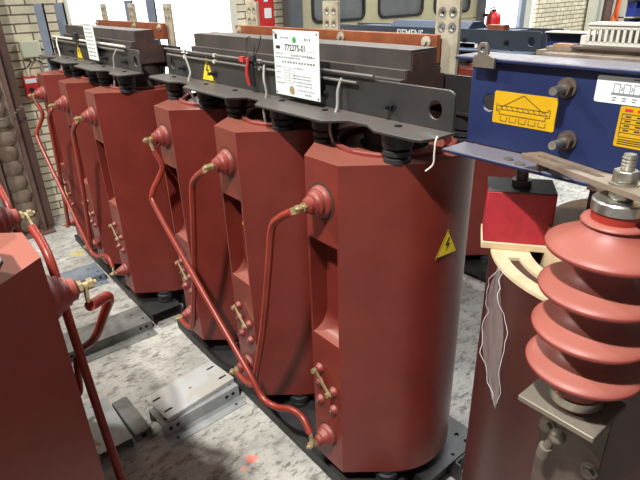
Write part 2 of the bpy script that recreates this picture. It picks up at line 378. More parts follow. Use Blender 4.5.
def transformer(label, cat, loc, ys, r, w, sgn=1, body='black', rods='far', lv=True, e=.305, core_e=.103, low=False, high_bulge=False, group=None, nm='dry_type_transformer'):
    """local frame: row along y, terminals on the -x face; sgn -1 mirrors left and right"""
    global MIR
    MIR = sgn
    root = thing(nm, label, cat, loc, group)
    n = len(ys); e0, e1 = ys[0]-e, ys[-1]+e
    parts = {}
    c0 = build_coil(root, r, w, ys[0]); coils = [c0]
    for y in ys[1:]: coils.append(copy_tree(c0, root, (0, y-ys[0], 0)))
    parts['coils'] = coils
    # core
    k0, k1 = ys[0]-core_e, ys[-1]+core_e
    cb = MB(); cb.prism([(-.095, 1.455), (-.095, 1.535), (.095, 1.535), (.095, 1.455)] if low else [(-.095, 1.455), (-.095, 1.545), (-.074, 1.545), (-.074, 1.568), (-.053, 1.568), (-.053, 1.62), (.053, 1.62), (.053, 1.568), (.074, 1.568), (.074, 1.545), (.095, 1.545), (.095, 1.455)], 'xz', k0, k1)
    core = cb.build('core_yoke', 'core' if not low else body, root)
    if not low: MB().prism([(-.09, 1.46), (-.09, 1.54), (-.072, 1.54), (-.072, 1.564), (-.051, 1.564), (-.051, 1.612), (.051, 1.612), (.051, 1.564), (.072, 1.564), (.072, 1.54), (.09, 1.54), (.09, 1.46)], 'xz', k0-.004, k0).build('yoke_end', 'corebrown', core)
    for y in ys: MB().cyl((0, y, .12), (0, y, 1.456), .095, seg=24).build('core_limb', 'core', root)
    MB().box(-.095, .095, k0, k1, .03, .12).build('lower_yoke', 'core', root)
    # upper clamp beams
    hole = circ(0, 0, 1, 20)
    def eye(y): return [(y+.022*a, 1.487+.024*b) for a, b in hole]
    wl = rrect(e0+.002, e1-.002, 1.40, 1.541, .022)
    wl = [(a, max(b, 1.436)) for a, b in wl]
    wl2 = []
    for p in wl:
        if not wl2 or (Vector(p)-Vector(wl2[-1])).length > 1e-5: wl2.append(p)
    web = MB().plate([wl2, eye(e0+.062), eye(e1-.062)], 'yz', -.11, -.102)
    web.prism(flange_pts(ys, e0, e1), 'xy', 1.429, 1.437)
    beam = web.build('clamp_beam', body, root, bevel=.0015); parts['beam'] = beam
    for y in [ys[0]-.09, ys[0]+.2, ys[-1]-.165, ys[-1]+.12]:
        MB().cyl((-.11, y, 1.478), (-.114, y, 1.478), .015).cyl((-.114, y, 1.478), (-.124, y, 1.478), .012, seg=6).cyl((-.124, y, 1.478), (-.142, y, 1.478), .0065).build('clamp_bolt', 'rubber', beam)
    rear = MB().box(.102, .11, e0, e1, 1.436, 1.541).box(.10, .20, e0, e1, 1.429, 1.437).build('rear_clamp_beam', body, root)
    # lower frame
    lb = MB()
    for s in (-1, 1):
        lb.box(min(s*.102, s*.11), max(s*.102, s*.11), e0, e1, .015, .1)
        lb.box(min(s*.102, s*.285), max(s*.102, s*.285), e0+.02, e1-.02, .093, .1)
        lb.box(min(s*.279, s*.285), max(s*.279, s*.285), e0+.02, e1-.02, .05, .1)
    lb.build('base_beam', 'blackbase', root, bevel=.002)
    for y in (e0+.03, e1-.13):
        sk = MB().plate([rrect(-.06, .245, y, y+.10, .02), circ(.215, y+.03, .009), circ(.215, y+.075, .009), circ(.12, y+.02, .008)], 'xy', .100, .108).box(-.06, .2, y+.03, y+.07, 0, .1)
        sk.build('base_foot', 'blackbase', root)
    # spacers that carry each coil
    for y in ys:
        for dy in (-.155, .155):
            prof = [(.038, 0), (.038, .012), (.032, .016), (.040, .022), (.040, .034), (.033, .038), (.043, .044), (.046, .089)]
            MB().lathe((-.152, y+dy, ZT), (0, 0, 1), prof, 20).build('support_spacer', 'rubber', root, smooth=50)
            MB().lathe((.152, y+dy, ZT), (0, 0, 1), prof, 20).build('support_spacer', 'rubber', root, smooth=50)
            MB().lathe((-.152, y+dy, .1), (0, 0, 1), [(.042, 0), (.042, .02), (.036, .024), (.044, .03), (.044, .05), (.036, .054), (.036, .07)], 20).build('support_spacer', 'rubber', root, smooth=50)
            MB().cyl((-.152, y+dy, 1.437), (-.152, y+dy, 1.4405), .0105, seg=14).build('spacer_bolt', 'hole', beam)
    # delta rods
    rr = .0125
    def rod(pts, lug0, lug1):
        o = MB().tube(pts, rr).build('delta_rod', 'rodred', root, smooth=60)
        for a, b in (lug0, lug1):
            a = Vector(a); b = Vector(b); d = (b-a); t = d.normalized(); sdir = Vector((1, 0, 0)).cross(t).normalized()
            MB().obox((a+b)/2, d/2, sdir*.011, t.cross(sdir).normalized()*.003).cyl(a+Vector((-.004, 0, 0)), a+Vector((-.016, 0, 0)), .0125, seg=6).cyl(a+Vector((.008, 0, 0)), a+Vector((-.024, 0, 0)), .006).build('rod_lug', 'brass', o)
    uT = -.377
    for k in range(n-1):
        y, y2 = ys[k], ys[k+1]; p = y2-y
        hi, lo = (uT, y, 1.2167), (uT, y2, .3028)
        if rods == 'out':
            pts = [(uT, y-.005, 1.195), (-.392, y, 1.168), (-.418, y+.012, 1.158), (-.432, y+.05, 1.12), (-.418, y+.25, .93), (-.40, y+.46, .72), (-.385, y+.53, .45), (uT, y2, .325)]
            rod(pts, (hi, (uT, y-.004, 1.18)), (lo, (uT, y2, .335)))
        else:
            pts = [(uT, y+.045, 1.192), (-.383, y+.10, 1.158), (-.384, y+.150, 1.105), (-.382, y+.19, .95), (-.381, y+.26, .68), (-.381, y+.345, .42), (-.381, y+.38, .335), (-.381, y+.44, .308), (uT, y2-.03, .303)]
            rod(pts, (hi, (uT-.002, y+.055, 1.187)), (lo, (uT, y2-.04, .3035)))
    y, y2 = ys[-1], ys[0]
    hi, lo = (uT, y, 1.2167), (uT, y2, .3028)
    pts = [(-.365, y-.012, 1.165), (-.352, y-.03, 1.125), (-.35, y-.035, 1.09), (-.372, y-.02, 1.04), (-.405, y-.015, .985), (-.415, y-.06, .92), (-.413, (y+y2)/2+.1, .635), (-.411, y2+.36, .435), (-.408, y2+.27, .355), (-.39, y2+.2, .345), (-.375, y2+.13, .375), (-.365, y2+.07, .372), (-.37, y2+.02, .335)]
    if high_bulge:
        pts = [(-.375, y+.005, 1.168), (-.392, y-.012, 1.160), (-.415, y-.040, 1.149), (-.432, y-.066, 1.135), (-.4365, y-.085, 1.112), (-.435, y-.13, 1.065), (-.43, y-.33, .87), (-.424, y2+.426, .627)] + pts[7:]
    rod(pts, (hi, (-.367, y-.01, 1.168) if not high_bulge else (-.374, y+.004, 1.18)), (lo, (-.371, y2+.018, .338)))
    # low voltage bars and tie bar behind the yoke
    if lv:
        for y in ys:
            yc = y-.045
            hs = [circ(yc+a, 1.735-b, .010, 14) for a in (-.02, .02) for b in (.03, .072)]
            b = MB().plate([rrect(yc-.043, yc+.043, 1.25, 1.74, .004)]+hs, 'yz', .165, .177).build('low_voltage_bar', 'tin', root)
            for a in (-.02, .02):
                for q in (.03, .072): MB().ring((0, 0), .0095, .016, 0, .001, 16).build('worn_hole_rim', 'steel', b).matrix_local = Matrix.Translation((.1655*MIR, yc+a, 1.735-q)) @ Matrix.Rotation(-PI/2*MIR, 4, 'Y')
        tb = MB().box(.135, .155, ys[0]-.035, ys[-1]+.055, 1.562, 1.644).build('tie_bar', 'copper', root, bevel=.002)
        for y in (ys[0]+.005, (ys[0]+ys[-1])/2-.14, ys[-1]+.02):
            MB().cyl((.135, y, 1.622), (.131, y, 1.622), .018).cyl((.131, y, 1.622), (.12, y, 1.622), .009, seg=6).build('tie_bolt', 'tin', tb)
    parts['root'] = root; parts['beam'] = beam
    MIR = 1
    return parts

def warning_triangle(parent, P, ex, ey, nrm, s, name='warning_sticker'):
    """yellow triangle with black rim and lightning bolt; P centre of base, ex along base, ey up, nrm out of the face"""
    P, ex, ey, nrm = map(Vector, (P, ex, ey, nrm))
    def poly(pts, a, b, nme, m, par):
        mb = MB(); A = [mb.v(P+ex*x+ey*y+nrm*a) for x, y in pts]; B = [mb.v(P+ex*x+ey*y+nrm*b) for x, y in pts]
        mb.f(A[::-1]); mb.f(B)
        for i in range(len(pts)): mb.f([A[i], A[(i+1) % len(pts)], B[(i+1) % len(pts)], B[i]])
        return mb.build(nme, m, par)
    h = s*.9
    t = poly([(-s/2, 0), (s/2, 0), (0, h)], 0, .0008, name, 'yellow', parent)
    i = .045*s; 
    def rim():
        mb = MB(); o = [(-s/2, 0), (s/2, 0), (0, h)]; cx, cy = 0, h/3
        q = [((x-cx)*.88+cx, (y-cy)*.88+cy) for x, y in o]; q0 = [((x-cx)*.98+cx, (y-cy)*.98+cy) for x, y in o]
        for k in range(3):
            a, b, c, d = q0[k], q0[(k+1) % 3], q[(k+1) % 3], q[k]
            mb.f([mb.v(P+ex*x+ey*y+nrm*.0011) for x, y in (a, b, c, d)])
        return mb.build('rim_print', 'ink', t)
    rim()
    z = [(.05*s, .72*h), (-.12*s, .40*h), (.0*s, .41*h), (-.06*s, .14*h), (.13*s, .48*h), (.01*s, .47*h), (.10*s, .68*h)]
    mb = MB(); mb.f([mb.v(P+ex*x+ey*y+nrm*.0013) for x, y in z]); mb.build('lightning_print', 'ink', t)
    return t

# ---- A: the machine that fills the middle of the picture
YA = [-.5415, 0, .5415]; AY = 1.1226+.5415
A = transformer('dark-beamed transformer with three big red coils filling the middle, square white nameplate on its beam',
                'transformer', (1.2008, AY, 0), YA, .25, .0751)
rootA, beamA = A['root'], A['beam']
# front coil sticker
sil = Vector((1.15-1.2008, 0, 0))
g = math.radians(-95)
nx = Vector((math.cos(g), math.sin(g), 0)); tx = Vector((-nx.y, nx.x, 0))
warning_triangle(A['coils'][0], nx*.2512+Vector((0, 0, 1.038)), tx, Vector((0, 0, 1)), nx, .094)
warning_triangle(A['coils'][1], Vector((-.236, .03, .93)), Vector((0, -1, 0)), Vector((0, 0, 1)), Vector((-1, 0, 0)), .06)
# sticker, conduits, cables on the beam
wt = warning_triangle(beamA, Vector((-.1105, 2.105-AY, 1.440)), Vector((0, -1, 0)), Vector((0, 0, 1)), Vector((-1, 0, 0)), .115)
for z, x, ya, yb in ((1.551, -.118, -.565, .83), (1.527, -.121, -.5, .80)):
    cd = MB().cyl((x, ya, z), (x, yb, z), .0047, seg=12).build('conduit', 'conduit', rootA)
    for y in (.62, .35, .02, -.28): MB().box(x-.0062, x+.0062, y-.006, y+.006, z-.0062, z+.0066).build('cable_tie', 'whitecable', cd)
MB().tube([(-.122, .62, 1.535), (-.135, .58, 1.52), (-.14, .545, 1.47), (-.16, .53, 1.442), (-.165, .52, 1.40), (-.14, .53, 1.345)], .0048).build('cable', 'cable', rootA)
MB().tube([(-.125, -.02, 1.54), (-.15, -.05, 1.50), (-.15, -.06, 1.45), (-.16, -.05, 1.40), (-.15, -.04, 1.345)], .0045).build('cable', 'cable', rootA)
MB().tube([(-.118, -.43, 1.535), (-.13, -.425, 1.50), (-.14, -.43, 1.445), (-.17, -.43, 1.40), (-.165, -.44, 1.345)], .0048).build('cable', 'cable', rootA)
MB().tube([(-.178, -.855, 1.4375), (-.19, -.862, 1.4455), (-.204, -.868, 1.438), (-.206, -.868, 1.41), (-.206, -.866, 1.38), (-.216, -.852, 1.362)], .0022).build('hooked_wire', 'whitecable', rootA)
# nameplate
npx = 1.055-1.2008
npl = MB().box(npx-.0015, npx+.0015, 1.305-AY, 1.545-AY, 1.458, 1.664).build('nameplate', 'white', rootA, bevel=.0008, label='white engraved nameplate with a green dot')
MB().box(npx+.0015, -.11, 1.40-AY, 1.44-AY, 1.50, 1.52).build('plate_bracket', 'black', npl)
xf = npx-.0016
text('772275-01', .0265, xf, 1.482-AY, 1.603, 'ink', npl, bold=.0004)
text('Trihal', .017, xf, 1.536-AY, 1.607, 'greyink', npl) if False else None
mb = MB(); mb.box(xf-.0006, xf, 1.521-AY, 1.535-AY, 1.636, 1.652); mb.box(xf-.0006, xf, 1.507-AY, 1.531-AY, 1.606, 1.616); mb.build('maker_mark', 'ink', npl)
def strokes(y0, y1, z, h, n, par, m='greyink', gap=.35):
    b = MB(); y = y0; random.seed(int(z*10000))
    step = (y0-y1)/n
    for i in range(n):
        ww = step*(1-gap)*random.uniform(.6, 1); b.box(xf-.0005, xf, y-ww, y, z, z+h); y -= step
    return b.build('small_print', m, par)
for (ya, yb, z, h, nn) in ((1.503, 1.455, 1.638, .006, 7), (1.375, 1.34, 1.635, .008, 3), (1.535, 1.49, 1.59, .004, 8), (1.45, 1.335, 1.586, .006, 12), (1.535, 1.40, 1.578, .005, 14),
                       (1.50, 1.32, 1.564, .006, 12), (1.535, 1.50, 1.548, .004, 5), (1.43, 1.38, 1.548, .004, 6), (1.535, 1.505, 1.53, .004, 4), (1.535, 1.51, 1.512, .004, 3), (1.44, 1.345, 1.525, .004, 12),
                       (1.44, 1.345, 1.516, .004, 12), (1.535, 1.49, 1.496, .004, 6), (1.43, 1.34, 1.505, .004, 10), (1.43, 1.34, 1.495, .004, 10), (1.42, 1.33, 1.48, .004, 11), (1.38, 1.345, 1.468, .006, 4)):
    strokes(ya-AY, yb-AY, z, h, nn, npl)
gb = MB()
for q in range(7): gb.box(xf-.0005, xf, 1.435-AY, 1.488-AY, 1.548-q*.008, 1.5488-q*.008)
for q in range(3): gb.box(xf-.0005, xf, 1.488-q*.0265-.0004-AY, 1.488-q*.0265+.0004-AY, 1.50, 1.5488)
gb.build('table_print', 'greyink', npl); gb = MB()
for a, b, c, d in ((1.325, 1.36, 1.588, 1.604), (1.325, 1.362, 1.568, 1.586)):
    for yy in (a, b): gb.box(xf-.0005, xf, yy-.0004-AY, yy+.0004-AY, c, d)
    for zz in (c, d): gb.box(xf-.0005, xf, a-AY, b-AY, zz-.0004, zz+.0004)
gb.build('frame_print', 'greyink', npl)
MB().cyl((xf, 1.428-AY, 1.636), (xf-.0007, 1.428-AY, 1.636), .0095).build('green_dot', 'green', npl)
MB().cyl((xf, 1.452-AY, 1.479), (xf-.0008, 1.452-AY, 1.479), .014).cyl((xf, 1.446-AY, 1.474), (xf-.0012, 1.446-AY, 1.474), .008).build('lamp_mark', 'brass', npl)
pb = MB()
for yy in (1.313, 1.537):
    for zz in (1.466, 1.656): pb.cyl((xf, yy-AY, zz), (xf-.002, yy-AY, zz), .003, seg=8)
pb.build('rivet', 'dirtybolt', npl)

# black and red spring clip that hangs on the conduits
cl = thing('spring_clip', 'black and red spring clip hanging on the conduits beside the white nameplate', 'clip', (1.062, 1.70, 1.47))
MB().obox((-.005, 0, .05), (.006, 0, 0), (0, .011, 0), (0, .003, .055)).obox((-.01, -.012, .095), (.008, 0, 0), (0, .022, 0), (0, 0, .012)).build('jaw', 'rubber', cl, bevel=.003)
MB().tube([(-.016, .004, .0), (-.02, .010, .04), (-.016, .004, .08), (-.014, -.006, .10)], .006).obox((-.018, .038, .088), (.006, 0, 0), (0, .014, 0), (0, 0, .009)).build('handle', 'clipred', cl)
MB().tube([(0, -.012, .10), (.005, -.015, .14), (.004, .015, .165), (.0, .03, .14), (-.006, .02, .10)], .0018).tube([(0, -.02, .10), (.005, -.04, .13), (.012, -.05, .17)], .0018).build('wire', 'rubber', cl)

# ---- B: same kind, further along the row
B = transformer('farther dark-beamed transformer with red coils, narrow white nameplate, nearest the painted brick wall',
                'transformer', (1.1159, 3.3985, 0), [-.4967, 0, .4967], .233, .0751, e=.275)
rootB, beamB = B['root'], B['beam']
nb = MB().box(-.1475, -.1445, 3.13-3.3985, 3.29-3.3985, 1.462, 1.66).build('nameplate', 'white', rootB)
MB().box(-.1445, -.11, 3.19-3.3985, 3.22-3.3985, 1.50, 1.52).build('plate_bracket', 'black', nb)
xf = -.1476
for q in range(9): strokes(3.275-3.3985, 3.15-3.3985, 1.64-q*.02, .007, 7, nb)
warning_triangle(beamB, Vector((-.1105, 3.60-3.3985, 1.440)), Vector((0, -1, 0)), Vector((0, 0, 1)), Vector((-1, 0, 0)), .11)
for z, x in ((1.551, -.118), (1.529, -.121)):
    MB().cyl((x, -.62, z), (x, .7, z), .0062, seg=10).build('conduit', 'whitecable' if z > 1.54 else 'conduit', rootB)
MB().tube([(-.122, .6, 1.545), (-.14, .55, 1.51), (-.15, .5, 1.445), (-.16, .49, 1.345)], .005).build('cable', 'whitecable', rootB)
MB().tube([(-.122, -.52, 1.535), (-.14, -.50, 1.50), (-.145, -.49, 1.445), (-.16, -.48, 1.345)], .005).build('cable', 'cable', rootB)
MB().obox((-.13, .14, 1.57), (.012, 0, 0), (0, .03, 0), (0, 0, .02)).build('cable_clamp', 'rubber', beamB)

# ---- C: the machine at the left edge, terminals facing the aisle
C = transformer('dark red transformer cut off by the left edge, its terminals pointing right into the aisle',
                'transformer', (-.163, 1.63, 0), [-.54, 0, .54], .25, .0751, high_bulge=True)
C['root'].rotation_euler = (0, 0, PI)

# ---- E: slate-blue machine behind
E_ = transformer('slate-blue transformer with white lettering standing behind the middle machine near the fire extinguisher',
                 'transformer', (2.95, 2.44, 0), [-.5415, 0, .5415], .25, .0751, body='slate', lv=False, low=True)
text('SIEMENS', .066, -.112, 2.66-2.44, 1.478, 'white', E_['beam'], bold=.001, sx=.95)
for (ya, yb, z0, z1) in ((2.02, 2.13, 1.43, 1.465), (2.0, 2.15, 1.34, 1.36)):
    MB().box(-.1125, -.1105, ya-2.44, yb-2.44, max(z0, 1.437), z1 if z1 > 1.44 else 1.46).build('label_plate', 'white', E_['beam'])
MB().box(-.09, -.03, 1.85-2.44, 1.96-2.44, 1.535, 1.565).build('terminal_block', 'copper', E_['root'])
bl = MB().prism([(-.10, 1.5355), (-.05, 1.575), (.05, 1.575), (.10, 1.5355)], 'xz', -.35, .3).build('top_cover', 'slate', E_['root'])

# ---- D: blue-beamed machine at the right
DX, DY = 1.22, -.27
D = thing('dry_type_transformer', 'blue-beamed transformer at the right edge with a brown coil and a ribbed salmon insulator', 'transformer', (DX, DY, 0))
def dl(p): return (p[0]-DX, p[1]-DY, p[2])
ysD = [.39, -.27, -.93]
dy0 = .39-DY
def arc_slot(r0, r1, a0, a1, n=14):
    P = [(r1*math.cos(math.radians(a0+(a1-a0)*i/n)), r1*math.sin(math.radians(a0+(a1-a0)*i/n))) for i in range(n+1)]
    return P+[(r0*math.cos(math.radians(a1-(a1-a0)*i/n)), r0*math.sin(math.radians(a1-(a1-a0)*i/n))) for i in range(n+1)]
wD = MB().ring((0, 0), .222, .31, .16, 1.192, 72).build('coil', 'brownwind', D, loc=(0, dy0, 0), label='brown coil with a cream end ring')
MB().plate([circ(0, 0, .31, 72), circ(0, 0, .222, 60), arc_slot(.252, .278, 138, 172), arc_slot(.252, .278, 30, 70)], 'xy', 1.192, 1.2).build('end_ring', 'cream', wD)
MB().plate([arc_slot(.254, .276, 139, 171)], 'xy', 1.1925, 1.1935).build('slot_filler', 'corebrown', wD)
MB().ring((0, 0), .118, .19, .16, 1.27, 48).build('inner_winding', 'cream', wD)
MB().ring((0, 0), .122, .185, 1.27, 1.276, 48).build('inner_end_ring', 'woodbrown', wD)
for y in ysD[1:]: copy_tree(wD, D, (0, y-.39, 0))
for y in ysD: MB().cyl((0, y-DY, .1), (0, y-DY, 1.44), .112, seg=28).build('core_limb', 'core', D)
e0, e1 = -1.28-DY, .755-DY
web = MB()
web.plate([[(e0, 1.433), (e1, 1.433), (e1, 1.629), (e0, 1.629)], circ(.70-DY, 1.533, .018, 20)], 'yz', 1.06-DX, 1.068-DX)
web.box(.975-DX, 1.062-DX, e0, e1+.004, 1.424, 1.433).box(1.045-DX, 1.15-DX, e0, e1+.04, 1.622, 1.631)
beamD = web.build('clamp_beam', 'blue', D, bevel=.003)
rD = MB().box(1.375-DX, 1.383-DX, e0, .76-DY, 1.43, 1.655).box(1.375-DX, 1.47-DX, e0, .76-DY, 1.424, 1.433).box(1.36-DX, 1.40-DX, e0, .76-DY, 1.655, 1.661).build('rear_clamp_beam', 'blue', D, bevel=.002)
MB().box(1.355-DX, 1.402-DX, e0, .755-DY, 1.661, 1.6635).build('rear_ledge', 'duct', rD)
MB().prism([(-.10, 1.44), (-.10, 1.60), (-.08, 1.60), (-.08, 1.625), (.08, 1.625), (.08, 1.60), (.10, 1.60), (.10, 1.44)], 'xz', -1.1-DY, .56-DY).build('core_yoke', 'slotbar', D)
for x, z, y1 in ((-.055, 1.6285, .64), (-.01, 1.6285, .68), (.03, 1.6285, .655)):
    MB().box(x-.016, x+.016, -1.2-DY, y1-DY, z-.002, z+.008).build('tie_strap', 'slotbar', D)
MB().box(-.02, .03, -1.1-DY, .66-DY, 1.637, 1.645).build('core_strap', 'slotbar', D)
MB().box(-.03, .06, -1.0-DY, .60-DY, 1.645, 1.649).build('duct_plate', 'bracket', D)
# slotted wiring duct on the core
dk = MB()
yA, yB = .588-DY, -.9-DY
dk.box(.015, .065, yB, yA, 1.649, 1.653)
dk.box(.013, .018, yB, yA, 1.649, 1.656); dk.box(.013, .018, yB, yA, 1.682, 1.690); dk.box(.062, .067, yB, yA, 1.649, 1.690)
dk.box(.010, .070, yB, yA, 1.690, 1.694)
k = 0
y = yA
while y > yB:
    dk.box(.013, .018, y-.006, y, 1.655, 1.683); y -= .0125
dk.build('wiring_duct', 'duct', D)
MB().box(.012, .07, yA, yA+.012, 1.649, 1.668).build('duct_end', 'duct', D)
MB().box(-.02, .01, .60-DY, .645-DY, 1.645, 1.651).build('wood_packer', 'woodbrown', D)
# bolts in the web
for (yy, zz, l) in ((.507, 1.482, .042), (.526, 1.585, .036)):
    b = MB().cyl((1.06-DX, yy-DY, zz), (1.055-DX, yy-DY, zz), .020).cyl((1.055-DX, yy-DY, zz), (1.041-DX, yy-DY, zz), .0155, seg=6).build('web_nut', 'bracket', beamD)
    MB().cyl((1.043-DX, yy-DY, zz), (1.06-.02-l-DX, yy-DY, zz), .0085).build('web_stud', 'bolt', b)
# lifting lug
MB().plate([[(.739-DY, 1.610), (.684-DY, 1.610), (.684-DY, 1.632), (.702-DY, 1.638), (.704-DY, 1.655), (.711-DY, 1.663), (.723-DY, 1.663), (.729-DY, 1.655), (.728-DY, 1.638), (.739-DY, 1.634)], circ(.716-DY, 1.649, .006, 12)], 'yz', 1.036-DX, 1.0445-DX).build('lifting_lug', 'grime', beamD, bevel=.001)
# stickers and plates on the web
def sticker(y0, y1, z0, z1, m, nm):
    P = [(a-DY, b) for a, b in rrect(y0, y1, z0, z1, .004)]
    return MB().plate([P], 'yz', 1.0588-DX, 1.0601-DX).build(nm, m, beamD)
def line(mb, x, pts, w):
    for (a, b), (c, d) in zip(pts, pts[1:]):
        v = Vector((0, c-a, d-b)); L_ = v.length
        if L_ < 1e-6: continue
        t = v/L_; s_ = Vector((0, -t.z, t.y))
        mb.obox((x, (a+c)/2-DY, (b+d)/2), t*(L_/2), s_*w/2, Vector((.0003, 0, 0)))
xs = 1.0585-DX
s1 = sticker(.540, .688, 1.492, 1.562, 'amber', 'lifting_sticker')
mb = MB(); line(mb, xs, [(.670, 1.527), (.617, 1.558), (.566, 1.527)], .0012)
for dz in (0, .008): line(mb, xs, [(.678, 1.531-dz), (.556, 1.531-dz)], .0011)
for q in range(9): line(mb, xs, [(.670-q*.013, 1.531), (.664-q*.013, 1.523)], .0009)
line(mb, xs, [(.680, 1.535), (.680, 1.519), (.672, 1.519), (.672, 1.512), (.562, 1.512), (.562, 1.519), (.553, 1.519), (.553, 1.535), (.560, 1.535)], .0012)
for q in range(5): line(mb, xs, [(.668-q*.023, 1.508), (.668-q*.023, 1.498), (.652-q*.023, 1.498), (.652-q*.023, 1.508)], .0009)
mb.build('lifting_diagram', 'ink', s1)
s2 = sticker(.20, .470, 1.566, 1.615, 'white', 'connection_plate')
mb = MB()
for q in range(6):
    a = .437-q*.018; line(mb, xs, [(a, 1.586), (a, 1.602), (a-.011, 1.602), (a-.011, 1.586)], .0012)
    line(mb, xs, [(a-.013, 1.590), (a-.016, 1.594), (a-.013, 1.598)], .0012)
    line(mb, xs, [(a, 1.577), (a-.008, 1.577)], .0018); line(mb, xs, [(a, 1.5725), (a-.007, 1.5725)], .0018)
line(mb, xs, [(.440, 1.584), (.23, 1.584)], .004)
for q in range(4): line(mb, xs, [(.405-q*.03, 1.611), (.388-q*.03, 1.611)], .0025)
mb.build('winding_diagram', 'greyink', s2)
s3 = sticker(.22, .418, 1.488, 1.564, 'amber', 'instruction_sticker')
mb = MB()
for q in range(6): line(mb, xs, [(.409-q*.022, 1.557), (.395-q*.022, 1.557)], .005)
mb.build('red_title', 'redink', s3)
mb = MB(); line(mb, xs, [(.412, 1.550), (.25, 1.550)], .001)
for q in range(5): line(mb, xs, [(.412, 1.541-q*.0085), (.25, 1.541-q*.0085)], .0008)
line(mb, xs, [(.412, 1.55), (.412, 1.507)], .0009)
for q in range(4):
    for j in range(6): line(mb, xs, [(.406-j*.02, 1.5455-q*.0085), (.396-j*.02, 1.5455-q*.0085)], .0022)
for q in range(3): line(mb, xs, [(.412, 1.502-q*.004), (.28, 1.502-q*.004)], .0014)
mb.build('instruction_print', 'ink', s3)
# support block on the coil
bc = Vector((1.22, .39, 0)); rad = Vector((-.19, .265, 0)).normalized(); tan = Vector((rad.y, -rad.x, 0))
if tan.dot(Vector((-1, -.2, 0))) < 0: tan = -tan          # tan points to the aisle
ctr = bc+rad*.255-tan*.035-Vector((DX, DY, 0))
MB().obox(ctr+Vector((0, 0, 1.209)), rad*.078, tan*.055, Vector((0, 0, .009))).build('block_pad', 'cream', D, bevel=.002)
bk = MB().obox(ctr+Vector((0, 0, 1.2815)), rad*.075, tan*.052, Vector((0, 0, .063))).build('support_block', 'blockred', D, bevel=.002)
MB().obox(ctr+Vector((0, 0, 1.3455)), rad*.0745, tan*.0515, Vector((0, 0, .0012))).build('block_cap', 'blocktop', bk)
MB().cyl(ctr+Vector((0, 0, 1.346)), ctr+Vector((0, 0, 1.362)), .022).cyl(ctr+Vector((0, 0, 1.362)), ctr+Vector((0, 0, 1.425)), .013).cyl(ctr+Vector((0, 0, 1.392)), ctr+Vector((0, 0, 1.412)), .019, seg=6).build('jack_bolt', 'bracket', D)
# ribbed support insulator
ix, iy = .834-DX, .301-DY
prof = [(.044, 1.072), (.044, 1.10), (.044, 1.13)]
for zr in (1.157, 1.232, 1.310, 1.388):
    hi_ = .036 if zr > 1.35 else .027
    prof += [(.044, zr+.012), (.058, zr+.008), (.078, zr-.001), (.092, zr-.0065), (.0965, zr-.005), (.0985, zr-.0005), (.097, zr+.003), (.086, zr+.009), (.070, zr+hi_*.47), (.058, zr+hi_*.72), (.049, zr+hi_*.95), (.0445, zr+hi_+.008)]
prof += [(.0445, 1.427), (.049, 1.429), (.051, 1.432), (.049, 1.436), (.040, 1.437)]
ins = MB().lathe((ix, iy, 0), (0, 0, 1), prof, 56).build('ribbed_insulator', 'shed', D, smooth=60)
MB().lathe((ix, iy, 0), (0, 0, 1), [(.0375, 1.436), (.0375, 1.456)], 40).build('neck', 'shedneck', ins)
MB().lathe((ix, iy, 0), (0, 0, 1), [(.038, 1.4515), (.040, 1.4525), (.040, 1.468), (.038, 1.4705)], 48).build('top_cap', 'steel', ins)
MB().lathe((ix, iy, 0), (0, 0, 1), [(.047, 1.078), (.047, 1.096)], 40).build('base_ring', 'steel', ins)
st = MB().lathe((ix, iy, 0), (0, 0, 1), [(.0105, 1.469)]+[(.0105 if i % 2 else .0095, 1.518+.0025*i) for i in range(9)]+[(.0085, 1.541)], 18).build('stud', 'bolt', ins)
MB().cyl((ix, iy, 1.4705), (ix, iy, 1.484), .0185, seg=6).build('hex_nut', 'bolt', ins, bevel=.002)
MB().cyl((ix, iy, 1.494), (ix, iy, 1.497), .0215).cyl((ix, iy, 1.497), (ix, iy, 1.4995), .018).build('washer', 'bolt', ins)
MB().cyl((ix, iy, 1.4995), (ix, iy, 1.517), .0185, seg=6).build('hex_nut', 'bolt', ins, bevel=.002)
# slotted flat bars from the insulator to the beam
def slot_bar(p, q, ext0, ext1, z0, th, wd, nm, mt, shift=0):
    p = Vector(p); q = Vector(q); d = (q-p); L_ = d.length; t = d.normalized(); s_ = Vector((-t.y, t.x, 0)).normalized(); n_ = t.cross(s_)
    if n_.z < 0: n_ = -n_
    mb = MB(); ou = rrect(-ext0, L_+ext1, -wd/2, wd/2, .006); sl = rrect(.02, L_-.05, -.0075, .0075, .007, 4)
    for o_ in (None,):
        t2 = MB()
    loops = [ou, sl]
    t2.plate(loops, 'xy', 0, th)
    for v in t2.bm.verts: v.co = p+t*v.co.x+s_*v.co.y+n_*(v.co.z+z0)
    return t2.build(nm, mt, D, bevel=.001)
pa = dl((.968, .525, 1.460)); pb_ = dl((.834, .301, 1.4845))
slot_bar(pa, pb_, .012, .20, 0, .009, .046, 'slotted_bar', 'slotbar')
pa2 = dl((.975, .42, 1.433)); pb2 = dl((.86, .20, 1.479))
MB().cyl(dl((.99, .515, 1.433)), dl((.99, .515, 1.459)), .012).build('bar_spacer', 'bracket', D)
MB().box(.94-DX, .985-DX, .02-DY, .40-DY, 1.433, 1.441).build('lower_bar', 'slotbar', D)
MB().cyl(dl((.988, .565, 1.433)), dl((.988, .565, 1.436)), .011).cyl(dl((1.0, .60, 1.433)), dl((1.0, .60, 1.437)), .010).build('flange_washer', 'bolt', beamD)
